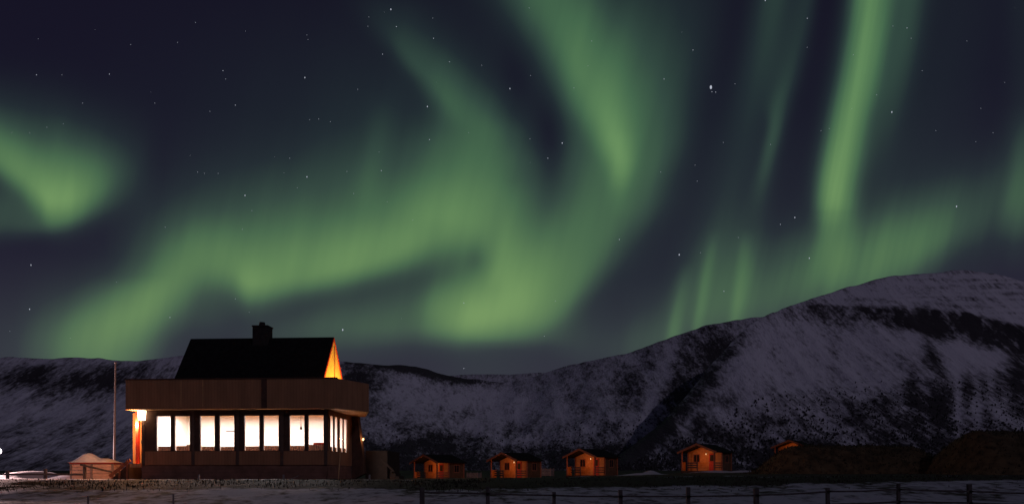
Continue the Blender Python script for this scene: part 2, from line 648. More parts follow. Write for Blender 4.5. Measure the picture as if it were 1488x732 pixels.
M['dark_wood'] = mat('dark_stained_wood', (.10, .052, .038), .75, .25, 4, .2)
M['deep_wood'] = mat('old_tarred_boards', (.045, .027, .020), .85, .25, 4, .2)
M['skirting'] = mat('dark_plinth_boards', (.26, .125, .09), .8, .25, 3, planks=('Z', 6))
M['tar'] = mat('black_roof_felt', (.016, .015, .015), .95, .3, 5, .2, spec=.05)
M['chimney'] = mat('sooty_brick', (.035, .030, .028), .9, .3, 8, .4)
M['gable'] = mat('ochre_gable_boards', (.72, .50, .20), .7, .12, 3, planks=('Y', 6))
M['red'] = mat('red_painted_wood', (.50, .060, .040), .6, .15, 4)
M['orange'] = mat('oiled_pine', (.55, .30, .14), .6, .2, 3, .2, stretch=(4, 4, .5))
M['pink'] = mat('pink_lit_boards', (.62, .40, .32), .8, .2, 4)  # box boards, with the pinkish lamplight on them put into the base colour
M['room'] = mat('cream_interior_paint', (.80, .74, .66), .8, .04, 2)
M['room_floor'] = mat('pale_floor_boards', (.45, .32, .22), .6, .2, 3)
M['frame'] = mat('brown_window_frame', (.14, .085, .065), .6, .15, 5)
M['glass'] = glass('window_glass')
M['curtain'] = mat('tan_cafe_curtain', (.30, .18, .125), .9, .2, 6, planks=('X', 14))
_t = M['curtain'].node_tree
_tr = _t.nodes.new('ShaderNodeBsdfTranslucent')
_tr.inputs['Color'].default_value = (.42, .27, .19, 1)
_mx = _t.nodes.new('ShaderNodeMixShader')
_mx.inputs[0].default_value = .45
_t.links.new(_t.nodes['Principled BSDF'].outputs[0], _mx.inputs[1])
_t.links.new(_tr.outputs[0], _mx.inputs[2])
_t.links.new(_mx.outputs[0], _t.nodes['Material Output'].inputs['Surface'])
M['log'] = mat('brown_log_wall', (.125, .066, .036), .75, .25, 3, planks=('Z', 6.5))
M['pine'] = mat('warm_pine_boards', (.56, .26, .095), .7, .2, 3, planks=('Z', 8))
M['barge'] = mat('red_brown_trim', (.34, .12, .065), .7, .2, 4)
M['dark_glass'] = mat('unlit_window_glass', (.012, .012, .016), .55, .1, 1, spec=.15)
M['fence'] = mat('weathered_dark_timber', (.085, .070, .070), .85, .35, 5, .4, stretch=(3, 3, .6))
M['fence_pale'] = mat('grey_timber', (.26, .20, .185), .85, .3, 5, .3)
M['pole'] = mat('white_painted_pole', (.30, .26, .25), .5, .08, 3)
M['metal'] = mat('galvanised_metal', (.22, .22, .23), .45, .15, 5, metallic=.6)
M['concrete'] = mat('grey_concrete', (.30, .28, .27), .9, .15, 4, .2)
M['bulb'] = glow('warm_lamp_glow', (1.0, .58, .28), 1.1, False)
M['lantern'] = glow('lantern_glow', (1.0, .72, .45), 7.0, False)
M['bulb_white'] = glow('white_lamp_glow', (1.0, .86, .95), 8.0, False)
M['ceiling_lamp'] = glow('ceiling_lamp_glow', (1.0, .88, .72), 6.0, False)
M['star'] = glow('starlight', (.80, .86, 1.0), .55, False)


# ------------------------------------------------------------------ ground
def ground_z(Xa, Ya):
    Xa, Ya = np.asarray(Xa, float), np.asarray(Ya, float)
    Yc = np.maximum(Ya, 6.0)
    px = np.clip(Xa / Yc * F + CX, -800, 2400)
    crest = np.interp(px, [0, 600, 750, 900, 1100, 1500], [697, 697.3, 696, 693.5, 692.5, 691.5])
    far = np.interp(px, [0, 600, 650, 750, 850, 930, 1020, 1150, 1500], [694, 696, 696.2, 695, 691.5, 689, 685.5, 684, 684])
    z33 = EYE + (HY - crest) / F * 33
    z90 = EYE + (HY - far) / F * 90
    z29 = 1.16 + np.interp(px, [0, 700, 1000, 1300, 1500], [0.02, 0, .06, .16, .22])
    z25 = .84 + np.interp(px, [0, 900, 1500], [0, .02, .12])
    z = np.where(Ya < 12, 0 * Ya, 0)
    z = np.where((Ya >= 12) & (Ya < 20), .4 * sm(Ya, 10, 21), z)
    z20 = .4 * sm(np.float64(20), 10, 21)
    z = np.where((Ya >= 20) & (Ya < 25), z20 + (z25 - z20) * (Ya - 20) / 5, z)
    z = np.where((Ya >= 25) & (Ya < 29), z25 + (z29 - z25) * (Ya - 25) / 4, z)
    z = np.where((Ya >= 29) & (Ya < 33), z29 + (z33 - z29) * (Ya - 29) / 4, z)
    z = np.where((Ya >= 33) & (Ya < 48), z33, z)
    z = np.where((Ya >= 48) & (Ya < 90), z33 + (z90 - z33) * (Ya - 48) / 42, z)
    zfar = EYE + .006 * Ya
    z = np.where(Ya >= 90, z90 + (zfar - z90) * np.clip((Ya - 90) / 160, 0, 1), z)
    # ploughed snow bank on the left and small drifts by the cabins
    for bx, by, bw, bd, bh in ((50, 42, 1.9, .8, .42), (8, 43, 1.4, .9, .30), (108, 41, 1.2, .6, .22)):
        X0 = (bx - CX) / F * by
        z = z + bh * np.exp(-((Xa - X0) / bw) ** 2 - ((Ya - by) / bd) ** 2)
    for bx, by, bw, bd, bh in ((945, 74, .75, 1.4, .42), (930, 72, 1.5, 1.6, .20), (1014, 79, 1.4, .8, .10), (1042, 80, 2.0, .8, .20), (1078, 78, 1.6, .9, .24)):
        X0 = (bx - CX) / F * by
        z = z + bh * np.exp(-((Xa - X0) / bw) ** 2 - ((Ya - by) / bd) ** 2)
    return z


def gz(x, y):
    return float(ground_z(np.array([x]), np.array([y]))[0])


xs = np.concatenate([-np.geomspace(3500, 42, 40)[:-1], np.arange(-42, 42.01, .3), np.geomspace(42, 3500, 40)[1:]])
ys = np.concatenate([np.linspace(-400, 8, 20), np.arange(9, 20, .8), np.arange(20, 48, .28), np.arange(48, 110, .8), np.geomspace(110, 3500, 36)])
GX, GY = np.meshgrid(xs, ys)
GZ = ground_z(GX, GY)
near = np.exp(-np.clip(GY - 30, 0, None) / 60) * np.clip(GY / 20, .3, 1)
GZ = GZ + near * ((fbm(GX * .35, GY * .35, 4, 3) - .5) * .16 + (fbm(GX * 1.6, GY * 1.6, 3, 8) - .5) * .07 * sm(GY, 26, 29) * (1 - sm(GY, 34, 36)))
gpx = np.clip(GX / np.maximum(GY, 6) * F + CX, -800, 2400)
edge = np.interp(gpx, [0, 300, 600, 900, 1200, 1400], [29.0, 29.6, 29.7, 30.2, 30.6, 31.3])
bare = .47 + .68 * sm(GY, edge - 1.5, edge + .5)
left_snow = sm(gpx, 190, 130) if False else 1 - sm(gpx, 120, 200)
plate = (GY > 33.2) & (GY < 33.9)
bare = np.where(plate, .55, bare)
bare = np.where(GY >= 33.9, .95, bare)
bare = np.where((GY > 34.0) & (GY < 60), bare * (1 - left_snow) + .12 * left_snow, bare)
for bx, by, bw, bd in ((942, 74, 1.9, 2.6), (926, 72, 1.9, 2.0), (1030, 80, 4.0, 1.2), (1075, 78, 2.2, 1.4), (840, 70, 2.6, 1.0), (1060, 84, 2.6, 1.4), (790, 66, 2.0, .8)):
    X0 = (bx - CX) / F * by
    bare = bare - 1.3 * np.exp(-((GX - X0) / bw) ** 2 - ((GY - by) / bd) ** 2)
ground = sheet('ground', np.stack([GX, GY, GZ], -1), len(ys), len(xs), M['ground'], {'bare': np.clip(bare, 0, 1.3)})
ground['kind'] = 'structure'


# ------------------------------------------------------------------ mountains
def mountain(name, pxs, ridge, foot, crest_y, bare_fn, rows=150, prof=1.25, gully=16.0, seed=1, back=.12):
    pxs = np.asarray(pxs, float)
    t = np.concatenate([np.linspace(0, 1, rows), 1 + np.linspace(0, 1, 14)[1:] * back])
    T, P = np.meshgrid(t, pxs, indexing='ij')
    Rg = np.interp(P, *zip(*ridge))
    Yf = np.interp(P, *zip(*foot))
    Yr = np.interp(P, *zip(*crest_y))
    ker = np.hanning(91)
    ker /= ker.sum()
    sm_row = lambda A_: np.tile(np.convolve(np.pad(A_[0], 45, mode='edge'), ker, 'valid'), (A_.shape[0], 1))
    Yf, Yr = sm_row(Yf), sm_row(Yr)
    tt = np.clip(T, 0, 1)
    py = 697 + (Rg - 697) * (tt ** prof * .75 + .25 * (1 - (1 - tt) ** 1.6))
    Yd = Yf + (Yr - Yf) * T
    over = np.clip(T - 1, 0, None) / back
    Xw = (P - CX) / F * Yd
    Zw = EYE + (HY - py) / F * Yd - over ** 1.3 * 90
    win = np.sin(np.pi * np.clip(tt, 0.0, 1)) ** .7
    g = ridged(Xw / 110, Yd / 520, 4, seed) - .55
    g2 = fbm(Xw / 36, Yd / 130, 5, seed + 20) - .5
    Zw = Zw + win * (g * gully + g2 * gully * .5)
    rid = (fbm(Xw / 60 + 5, Yd / 300, 4, seed + 40) - .5) * 10
    Zw = Zw + rid * sm(tt, .8, 1.0)
    B = bare_fn(P, HY - (Zw - EYE) / Yd * F, Xw, Yd)
    o = sheet(name, np.stack([Xw, Yd, Zw], -1), len(t), len(pxs), M['hill'], {'bare': np.clip(B, 0, 1)})
    o['kind'] = 'structure'
    return o, np.stack([Xw, Yd, Zw], -1), np.clip(B, 0, 1), T


def blot(P, Q, x, y, sx, sy, a, ang=0.0):
    c, s = math.cos(R(ang)), math.sin(R(ang))
    dx, dy = P - x, Q - y
    return a * np.exp(-((dx * c + dy * s) / sx) ** 2 - ((-dx * s + dy * c) / sy) ** 2)


def smooth_line(pts, step=8):
    xs_, ys_ = zip(*pts)
    g = np.arange(xs_[0], xs_[-1] + 1, step)
    v = np.interp(g, xs_, ys_)
    k = np.ones(5) / 5
    vp = np.pad(v, 2, mode='edge')
    return list(zip(g, np.convolve(vp, k, 'valid')))


ridge_back = smooth_line([(-900, 540), (-300, 530), (0, 521), (40, 519), (80, 518.5), (130, 522), (160, 522), (180, 524), (230, 520), (270, 516), (350, 515), (430, 518), (500, 523), (550, 527),
                          (600, 534), (640, 541), (680, 549), (715, 555), (745, 554), (780, 545), (820, 533), (860, 524), (900, 516), (930, 506), (960, 494), (990, 485), (1020, 476),
                          (1050, 468), (1100, 461), (1160, 458), (1300, 470), (1500, 500)])


def bare_back(P, Q, Xw, Yd):
    b = np.full_like(P, .395) - .045 * (1 - sm(P, 360, 460))
    # left massif: crags under the ridge, smooth snow below, dark foot
    n = fbm(P / 26, Q / 40, 4, 77)
    b += blot(P, Q, 110, 553, 115, 20, .36) * (.35 + 1.5 * n)
    b += blot(P, Q, 30, 545, 60, 14, .20, -14) + blot(P, Q, 120, 590, 30, 22, .12)
    b += blot(P, Q, 200, 535, 60, 8, .16)
    b -= blot(P, Q, 60, 525, 70, 5, .12) + blot(P, Q, 150, 600, 160, 16, .06)
    b += sm(Q, 600, 612) * (P < 420) * .10 + sm(Q, 655, 672) * (P < 420) * .10
    # dark crest right of the house
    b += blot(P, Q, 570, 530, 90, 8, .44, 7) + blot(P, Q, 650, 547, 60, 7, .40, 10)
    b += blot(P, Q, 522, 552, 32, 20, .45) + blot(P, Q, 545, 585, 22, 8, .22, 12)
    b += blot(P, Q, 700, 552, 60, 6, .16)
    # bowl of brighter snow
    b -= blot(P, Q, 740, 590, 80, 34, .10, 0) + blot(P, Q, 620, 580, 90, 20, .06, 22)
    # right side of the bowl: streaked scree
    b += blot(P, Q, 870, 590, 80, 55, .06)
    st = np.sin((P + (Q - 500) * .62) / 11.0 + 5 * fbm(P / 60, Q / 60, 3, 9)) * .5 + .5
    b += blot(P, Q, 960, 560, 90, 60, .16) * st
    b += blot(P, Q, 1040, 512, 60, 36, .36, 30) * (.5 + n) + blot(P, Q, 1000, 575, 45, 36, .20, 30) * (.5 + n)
    b += blot(P, Q, 985, 600, 20, 46, .14, 38)
    b -= blot(P, Q, 955, 560, 9, 62, .18, 22)
    # woods at the foot
    b += (fbm(P / 34, Q / 20, 4, 92) - .5) * .45 * sm(Q, 560, 610) * sm(P, 380, 460) + sm(Q, 618, 664) * (P > 420) * .30 + sm(Q, 590, 640) * (P > 420) * (P < 720) * .07
    return b


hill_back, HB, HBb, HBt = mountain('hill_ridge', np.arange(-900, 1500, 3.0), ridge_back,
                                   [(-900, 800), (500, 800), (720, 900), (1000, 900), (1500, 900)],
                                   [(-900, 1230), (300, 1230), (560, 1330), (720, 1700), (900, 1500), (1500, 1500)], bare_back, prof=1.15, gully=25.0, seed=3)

ridge_right = smooth_line([(850, 697), (880, 672), (905, 656), (950, 621), (1000, 571), (1040, 521), (1090, 469), (1130, 449), (1170, 437), (1210, 424), (1250, 412), (1290, 403), (1330, 397),
                           (1365, 393.5), (1400, 393), (1440, 397), (1488, 407), (1560, 425), (1700, 470), (2100, 560), (2400, 600)])


def bare_right(P, Q, Xw, Yd):
    b = np.full_like(P, .34)
    n = fbm(P / 22, Q / 34, 4, 31)
    # wind-scoured top with thin horizontal streaks
    st = fbm(P / 70, Q / 3.2, 4, 55)
    band_top = np.interp(P, [1100, 1170, 1250, 1330, 1400, 1488, 1600], [455, 440, 443, 446, 452, 474, 500])
    band_bot = np.interp(P, [1100, 1170, 1250, 1330, 1380, 1440, 1488, 1600], [462, 460, 466, 474, 490, 496, 506, 530])
    top = 1 - sm(Q, band_top - 6, band_top + 1)
    b = b + top * (P > 1120) * ((st - .5) * .55 - .03)
    dark = sm(Q, band_top - 3, band_top + 5) * (1 - sm(Q, band_bot - 6, band_bot + 20)) * sm(P, 1120, 1230) * (.75 + .25 * sm(P, 1240, 1380))
    b = b + dark * (.42 + .8 * (n - .45) + .35 * (fbm(P / 9, Q / 9, 3, 71) - .5))
    # smooth bright face
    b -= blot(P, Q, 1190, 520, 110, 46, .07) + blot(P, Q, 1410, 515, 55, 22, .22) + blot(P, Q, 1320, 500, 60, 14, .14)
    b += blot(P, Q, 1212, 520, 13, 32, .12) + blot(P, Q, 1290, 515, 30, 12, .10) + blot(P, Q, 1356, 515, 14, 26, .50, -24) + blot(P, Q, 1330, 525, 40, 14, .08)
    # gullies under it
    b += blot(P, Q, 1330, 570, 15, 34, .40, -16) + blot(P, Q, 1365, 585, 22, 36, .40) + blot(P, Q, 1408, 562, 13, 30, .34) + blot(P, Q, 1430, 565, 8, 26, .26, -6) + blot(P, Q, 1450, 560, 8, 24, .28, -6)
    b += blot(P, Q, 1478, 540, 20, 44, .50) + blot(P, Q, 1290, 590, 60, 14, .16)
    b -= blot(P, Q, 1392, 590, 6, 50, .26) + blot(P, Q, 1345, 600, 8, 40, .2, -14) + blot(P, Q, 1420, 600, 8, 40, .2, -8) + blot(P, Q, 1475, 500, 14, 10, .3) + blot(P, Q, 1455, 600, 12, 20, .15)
    # wooded left flank
    rl = np.interp(P, *zip(*ridge_right))
    b += np.exp(-((Q - rl - 12) / 17.0) ** 2) * (1 - sm(P, 1060, 1110)) * .34
    b += sm(Q, 540, 630) * .25 + sm(Q, 630, 672) * .16 + (fbm(P / 40, Q / 18, 4, 91) - .5) * .5 * sm(Q, 540, 600)
    b += blot(P, Q, 1120, 455, 40, 8, .14)
    return b


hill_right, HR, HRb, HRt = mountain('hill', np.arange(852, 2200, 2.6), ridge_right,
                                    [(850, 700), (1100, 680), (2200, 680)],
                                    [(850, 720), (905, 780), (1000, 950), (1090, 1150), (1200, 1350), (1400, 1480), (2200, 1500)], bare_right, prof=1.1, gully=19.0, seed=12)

far_pts = smooth_line([(560, 560), (620, 548), (680, 543.5), (740, 543), (800, 541), (860, 540), (940, 552)])
hill_far, _, _, _ = mountain('far_hill', np.arange(560, 941, 4.0), far_pts, [(500, 1900), (1000, 1900)], [(500, 3200), (1000, 3200)],
                             lambda P, Q, Xw, Yd: np.full_like(P, .42), rows=40, prof=1.0, gully=10, seed=30)

# bare birch scrub on the lower slopes: a far-off wood that reads as one mass
sv, sf = [], []


def scatter(V3, B, T, pxs0, pxstep, count, tmax):
    nr, nc = V3.shape[:2]
    done = 0
    while done < count:
        i = int(RNG.integers(1, nr - 16))
        j = int(RNG.integers(1, nc - 1))
        t_ = T[i, j]
        if t_ > tmax or RNG.random() < (t_ / tmax) ** 1.2 * .8:
            continue
        px_ = pxs0 + pxstep * j
        if px_ < 470 or px_ > 1560:
            done += 1
            continue
        if RNG.random() > B[i, j] * 1.7:
            continue
        a, b_ = RNG.random(2)
        p = V3[i, j] * (1 - a) * (1 - b_) + V3[i + 1, j] * a * (1 - b_) + V3[i, j + 1] * (1 - a) * b_ + V3[i + 1, j + 1] * a * b_
        hgt = 1.1 + 2.0 * RNG.random() ** 1.5
        wid = hgt * (.28 + .3 * RNG.random())
        for k in range(3):
            ang = RNG.random() * 3.1416
            dx, dy = math.cos(ang) * wid, math.sin(ang) * wid
            lean = (RNG.random(2) - .5) * wid
            o = len(sv)
            sv.extend([(p[0] - dx * .35, p[1] - dy * .35, p[2] - .3), (p[0] + dx * .35, p[1] + dy * .35, p[2] - .3),
                       (p[0] + dx, p[1] + dy, p[2] + hgt * (.45 + .2 * RNG.random())), (p[0] + lean[0], p[1] + lean[1], p[2] + hgt), (p[0] - dx, p[1] - dy, p[2] + hgt * (.4 + .25 * RNG.random()))])
            sf.append((o, o + 1, o + 2, o + 3, o + 4))
        done += 1


scatter(HB, HBb, HBt, -900, 3.0, 11000, .46)
scatter(HR, HRb, HRt, 852, 2.6, 11000, .46)
me = bpy.data.meshes.new('birch_scrub')
me.from_pydata(sv, [], sf)
me.materials.append(M['scrub'])
scrub = bpy.data.objects.new('birch_scrub', me)
COL.objects.link(scrub)
scrub['kind'] = 'stuff'


# ------------------------------------------------------------------ grassy earth mounds on the right
def mound(name, px0, px1, Y, top, depth, seed, plateau=(.2, .9)):
    x0, x1 = (px0 - CX) / F * Y, (px1 - CX) / F * Y
    nu, nv = 130, 60
    u, v = np.meshgrid(np.linspace(0, 1, nu), np.linspace(0, 1, nv))
    Xm = x0 + (x1 - x0) * u + (fbm(u * 5, v * 3, 3, seed) - .5) * .6
    Ym = Y - depth / 2 + depth * v
    hgt = EYE + (HY - top) / F * Y - ground_z(Xm, Ym)
    sh = sm(u, 0, plateau[0]) * (1 - sm(u, plateau[1], 1)) if plateau[1] < 1 else sm(u, 0, plateau[0])
    cross = np.sin(np.pi * np.clip(v, 0, 1)) ** .75
    Z = ground_z(Xm, Ym) - .15 + (hgt + .15) * sh * cross * (.93 + .14 * fbm(u * 9, v * 5, 4, seed + 3)) + (fbm(u * 60, v * 30, 3, seed + 9) - .5) * .22 * sh
    o = sheet(name, np.stack([Xm, Ym, Z], -1), nv, nu, M['mound'])
    o['kind'] = 'structure'
    return np.stack([Xm, Ym, Z], -1)


MA = mound('earth_mound', 1088, 1400, 66, 648, 9, 4, (.22, .72))
MBm = mound('earth_mound', 1350, 1760, 60, 627, 10, 14, (.16, 1.0))

# grass: on the roadside bank and on the mounds
gv, gf = [], []


def blade(x, y, z, hgt, wid):
    a = RNG.random() * 6.283
    dx, dy = math.cos(a) * wid, math.sin(a) * wid
    lx, ly = (RNG.random(2) - .5) * hgt * .9
    o = len(gv)
    gv.extend([(x - dx, y - dy, z - .03), (x + dx, y + dy, z - .03), (x + dx * .6 + lx * .5, y + dy * .6 + ly * .5, z + hgt * .6), (x + lx, y + ly, z + hgt)])
    gf.append((o, o + 1, o + 2, o + 3))


N = 11000
gxr = RNG.uniform(-26, 26, N)
gyr = 27.4 + 6.0 * RNG.random(N) ** .8
clump = fbm(gxr * .9, gyr * 1.3, 4, 60)
pxr = gxr / gyr * F + CX
edr = np.interp(pxr, [0, 300, 600, 900, 1200, 1400], [29.0, 29.6, 29.7, 30.2, 30.6, 31.3])
keep = RNG.random(N) < np.clip(.05 + .95 * sm(gyr, edr - 2.2, edr + .4) + (clump - .5) * 1.3, 0, 1)
zr = ground_z(gxr, gyr)
for x, y, z, k in zip(gxr, gyr, zr, keep):
    if k:
        blade(x, y, z, .03 + .10 * RNG.random() ** 3, .012 + .02 * RNG.random())
for Vm, cnt in ((MA, 4500), (MBm, 4500)):
    for k in range(cnt):
        i, j = int(RNG.integers(0, Vm.shape[0])), int(RNG.integers(0, Vm.shape[1]))
        x, y, z = Vm[i, j]
        blade(x + RNG.uniform(-.15, .15), y + RNG.uniform(-.1, .1), z - .05, .10 + .18 * RNG.random(), .03 + .03 * RNG.random())
me = bpy.data.meshes.new('dry_grass')
me.from_pydata(gv, [], gf)
me.materials.append(M['grass'])
grass = bpy.data.objects.new('dry_grass', me)
COL.objects.link(grass)
grass['kind'] = 'stuff'

# ------------------------------------------------------------------ the lit house
TH = R(3.9)
HP = at(489, 690, 36.0)
HZ0 = gz(HP.x - 4, 37.5)
house = empty('house', (HP.x, HP.y, HZ0), -TH)
tag(house, 'large brown timber house with black roof and a row of glowing windows', 'house')
zz = lambda z: z - HZ0                        # world height to house height
WT = .46                                       # wall set back behind the parapet face
WL, WR_ = -9.42, -.56                          # wall ends
BACK = 4.6
Z_SILL, Z_HEAD, Z_BAND0, Z_BAND1 = zz(2.77), zz(4.45), zz(4.72), zz(6.06)
Z_LOW = zz(2.13)


def hs(px, t):
    """house s of a photo column on the plane t"""
    k = (px - CX) / F
    c, s = math.cos(TH), math.sin(TH)
    # world = HP + s*(c,-s_) + t*(s_,c);  x = k*y
    return (k * (HP.y + t * c) - HP.x - t * s) / (c + k * s)


wins = [(226, 248.5), (252.5, 276.5), (289.5, 312.5), (317.5, 341), (354, 377.5), (381.5, 405.5), (419.5, 443), (446.5, 471)]
wspan = [(hs(a, WT), hs(b, WT)) for a, b in wins]
TW = .16
STW = .045                                     # the side wall is a thin glazed screen
m = MB()
m.box((WL, WT, Z_LOW), (WR_, WT + TW, Z_SILL))
m.build('lower_wall', M['cladding_low'], house)
m = MB()
m.box((WL, WT, Z_HEAD), (WR_, WT + TW, Z_BAND0 + .3))
prev = WL
for a, b in wspan:
    m.box((prev, WT, Z_SILL), (a, WT + TW, Z_HEAD))
    prev = b
m.box((prev, WT, Z_SILL), (WR_, WT + TW, Z_HEAD))
m.build('front_wall', M['dark_wood'], house)
for x in (WL, wspan[1][1] + .07, wspan[3][1] + .07, wspan[5][1] + .07, WR_ - .14):
    MB().box((x, WT - .035, Z_LOW), (x + .14, WT - .003, Z_BAND0)).build('wall_post', M['frame'], house)
# side wall with four narrow panes
side_w = [(WT + .42, WT + .98), (WT + 1.12, WT + 1.68), (WT + 1.98, WT + 2.54), (WT + 2.68, WT + 3.24)]
m = MB()
m.box((WR_ - STW, WT + TW, Z_LOW), (WR_, BACK, Z_SILL))
m.box((WR_ - STW, WT + TW, Z_HEAD), (WR_, BACK, Z_BAND0 + .3))
prev = WT + TW
for a, b in side_w:
    m.box((WR_ - STW, prev, Z_SILL), (WR_, a, Z_HEAD))
    prev = b
m.box((WR_ - STW, prev, Z_SILL), (WR_, BACK, Z_HEAD))
m.build('side_wall', M['cladding_low'], house)
m = MB()
m.box((WL - .02, WT + .04, -.15), (WR_ - .02, BACK, Z_LOW - .003))
m.build('plinth', M['skirting'], house)
m = MB()
m.box((WL, BACK, Z_LOW), (WR_, BACK + .15, Z_BAND0 + .3)).box((WL, WT + TW, Z_LOW), (WL + .15, BACK, Z_BAND0 + .3))
m.build('rear_wall', M['cladding_low'], house)
# the room inside
m = MB()
m.box((WL + .16, BACK - .06, Z_LOW + .05), (WR_ - TW - .01, BACK - .005, Z_BAND0 + .1))
m.box((WL + .155, WT + TW + .01, Z_LOW + .05), (WL + .2, BACK - .065, Z_BAND0 + .1))
m.box((WL + .16, WT + TW + .005, Z_BAND0 - .02), (WR_ - TW - .005, BACK - .07, Z_BAND0 + .05))
m.build('room_lining', M['room'], house)
m = MB()
m.box((WL + .16, WT + TW + .005, Z_LOW + .01), (WR_ - TW - .005, BACK - .07, Z_LOW + .045))
m.build('room_floor', M['room_floor'], house)


def window(a, b, curtain_h, y=WT):
    w = MB()
    fr = .035
    w.box((a, y + .02, Z_SILL), (a + fr, y + .12, Z_HEAD)).box((b - fr, y + .02, Z_SILL), (b, y + .12, Z_HEAD))
    w.box((a + fr, y + .02, Z_SILL), (b - fr, y + .12, Z_SILL + fr)).box((a + fr, y + .02, Z_HEAD - fr), (b - fr, y + .12, Z_HEAD))
    wo_ = w.build('window', M['frame'], house)
    MB().box((a + fr, y + .065, Z_SILL + fr), (b - fr, y + .073, Z_HEAD - fr)).build('pane', M['glass'], wo_)
    c = MB()
    n_ = 26
    x0, x1 = a - .0, b + .0
    top = Z_SILL + curtain_h
    vs, fs = [], []
    for i in range(n_ + 1):
        x = x0 + (x1 - x0) * i / n_
        yy_ = y + TW + .06 + .018 * math.sin(i * 1.9)
        vs += [(x, yy_, Z_SILL - .05), (x, yy_, top + .012 * math.sin(i * 1.9 + 1)), (x, yy_ + .006, Z_SILL - .05), (x, yy_ + .006, top + .012 * math.sin(i * 1.9 + 1))]
    for i in range(n_):
        o = i * 4
        fs += [(o, o + 4, o + 5, o + 1), (o + 2, o + 3, o + 7, o + 6), (o + 1, o + 5, o + 7, o + 3)]
    c.add(vs, fs).build('curtain', M['curtain'], wo_)


for k, (a, b) in enumerate(wspan):
    window(a, b, (.24, .26, .23, .22, .24, .26, .26, .30)[k])
for a, b in side_w:
    w = MB()
    x = WR_
    fr = .02
    w.box((x - .03, a, Z_SILL), (x + .01, a + fr, Z_HEAD)).box((x - .03, b - fr, Z_SILL), (x + .01, b, Z_HEAD))
    w.box((x - .03, a + fr, Z_SILL), (x + .01, b - fr, Z_SILL + fr)).box((x - .03, a + fr, Z_HEAD - fr), (x + .01, b - fr, Z_HEAD))
    wo_ = w.build('window', M['frame'], house)
    MB().box((x - .012, a + fr, Z_SILL + fr), (x - .006, b - fr, Z_HEAD - fr)).build('pane', M['glass'], wo_)
    MB().box((x - .08, a, Z_SILL - .05), (x - .06, b, Z_SILL + .22)).build('curtain', M['curtain'], wo_)
# lamps in the room
for k in range(4):
    x = WL + 1.25 + k * 2.15
    m = MB()
    m.tube((x, 2.5, Z_BAND0 - .10), (x, 2.5, Z_BAND0 - .022), .26, .22, 16)
    m.build('ceiling_lamp', M['ceiling_lamp'], house)
    l = lamp('room_light', 'AREA', (x, 2.5, Z_BAND0 - .12), 190, (1.0, .92, .93), house, .7)
# a pendant and a rail seen through the glass
m = MB()
x = (wspan[6][0] + wspan[6][1]) / 2 - .12
m.tube((x, 1.4, Z_BAND0 - .03), (x, 1.4, zz(3.98)), .012).tube((x, 1.4, zz(3.98)), (x, 1.4, zz(3.82)), .03, .06, 12)
m.build('pendant_lamp', M['dark_wood'], house)

MB().box((wspan[7][0] + .06, 1.15, Z_LOW + .05), (wspan[7][1] + .05, 1.25, Z_SILL + .42)).build('bench_back', M['red'], house)
MB().box((wspan[3][0] + .10, 1.0, zz(3.72)), (wspan[3][1], 1.2, zz(3.75))).build('shelf', M['frame'], house)
MB().box((wspan[1][0] + .2, 1.3, Z_LOW + .05), (wspan[1][1] + .1, 1.4, Z_SILL + .34)).build('bench_back', M['room_floor'], house)

# parapet of the roof terrace, a box that leans out over the walls
SR = [(hs(182.5, 0), 0.0), (0.0, 0.0), (hs(536, 2.35), 2.35), (hs(531, 5.2), 5.2), (hs(182.5, 0) + .15, 5.6)]
m = MB()
n_ = len(SR)
ctr = (-4.9, 2.7)
inn = [(x + (.12 if x < ctr[0] else -.12), y + (.12 if y < ctr[1] - .4 else -.12)) for x, y in SR]
vs = [(x, y, Z_BAND0) for x, y in SR] + [(x, y, Z_BAND1) for x, y in SR] + [(x, y, Z_BAND1) for x, y in inn] + [(x, y, Z_BAND0 + .32) for x, y in inn]
fs = []
for i in range(n_):
    j = (i + 1) % n_
    fs += [(i, j, n_ + j, n_ + i), (n_ + i, n_ + j, 2 * n_ + j, 2 * n_ + i), (2 * n_ + i, 2 * n_ + j, 3 * n_ + j, 3 * n_ + i)]
fs.append(tuple(range(3 * n_, 4 * n_)))
m.add(vs, fs)
par = m.build('parapet', M['cladding'], house)
m = MB()
m.box((hs(182.5, 0) - .03, -.035, Z_BAND1 + .002), (.02, .13, Z_BAND1 + .045))
m.build('coping', M['dark_wood'], par)
for px_ in (263, 294.5):
    s_ = hs(px_, -.02)
    MB().box((s_ - .02, -.022, Z_BAND0 + .08), (s_ + .02, -.003, Z_BAND1 - .02)).build('seam_strip', M['orange'], par)
m = MB()
s_ = hs(384, -.02)
m.box((s_ - .14, -.018, Z_BAND0), (s_ + .12, -.003, Z_BAND1 - .02))
m.build('dark_panel', M['dark_wood'], par)
m = MB()
m.prism(SR, 'z', Z_BAND0 - .035, Z_BAND0 - .003)
m.build('soffit', M['orange'], house)
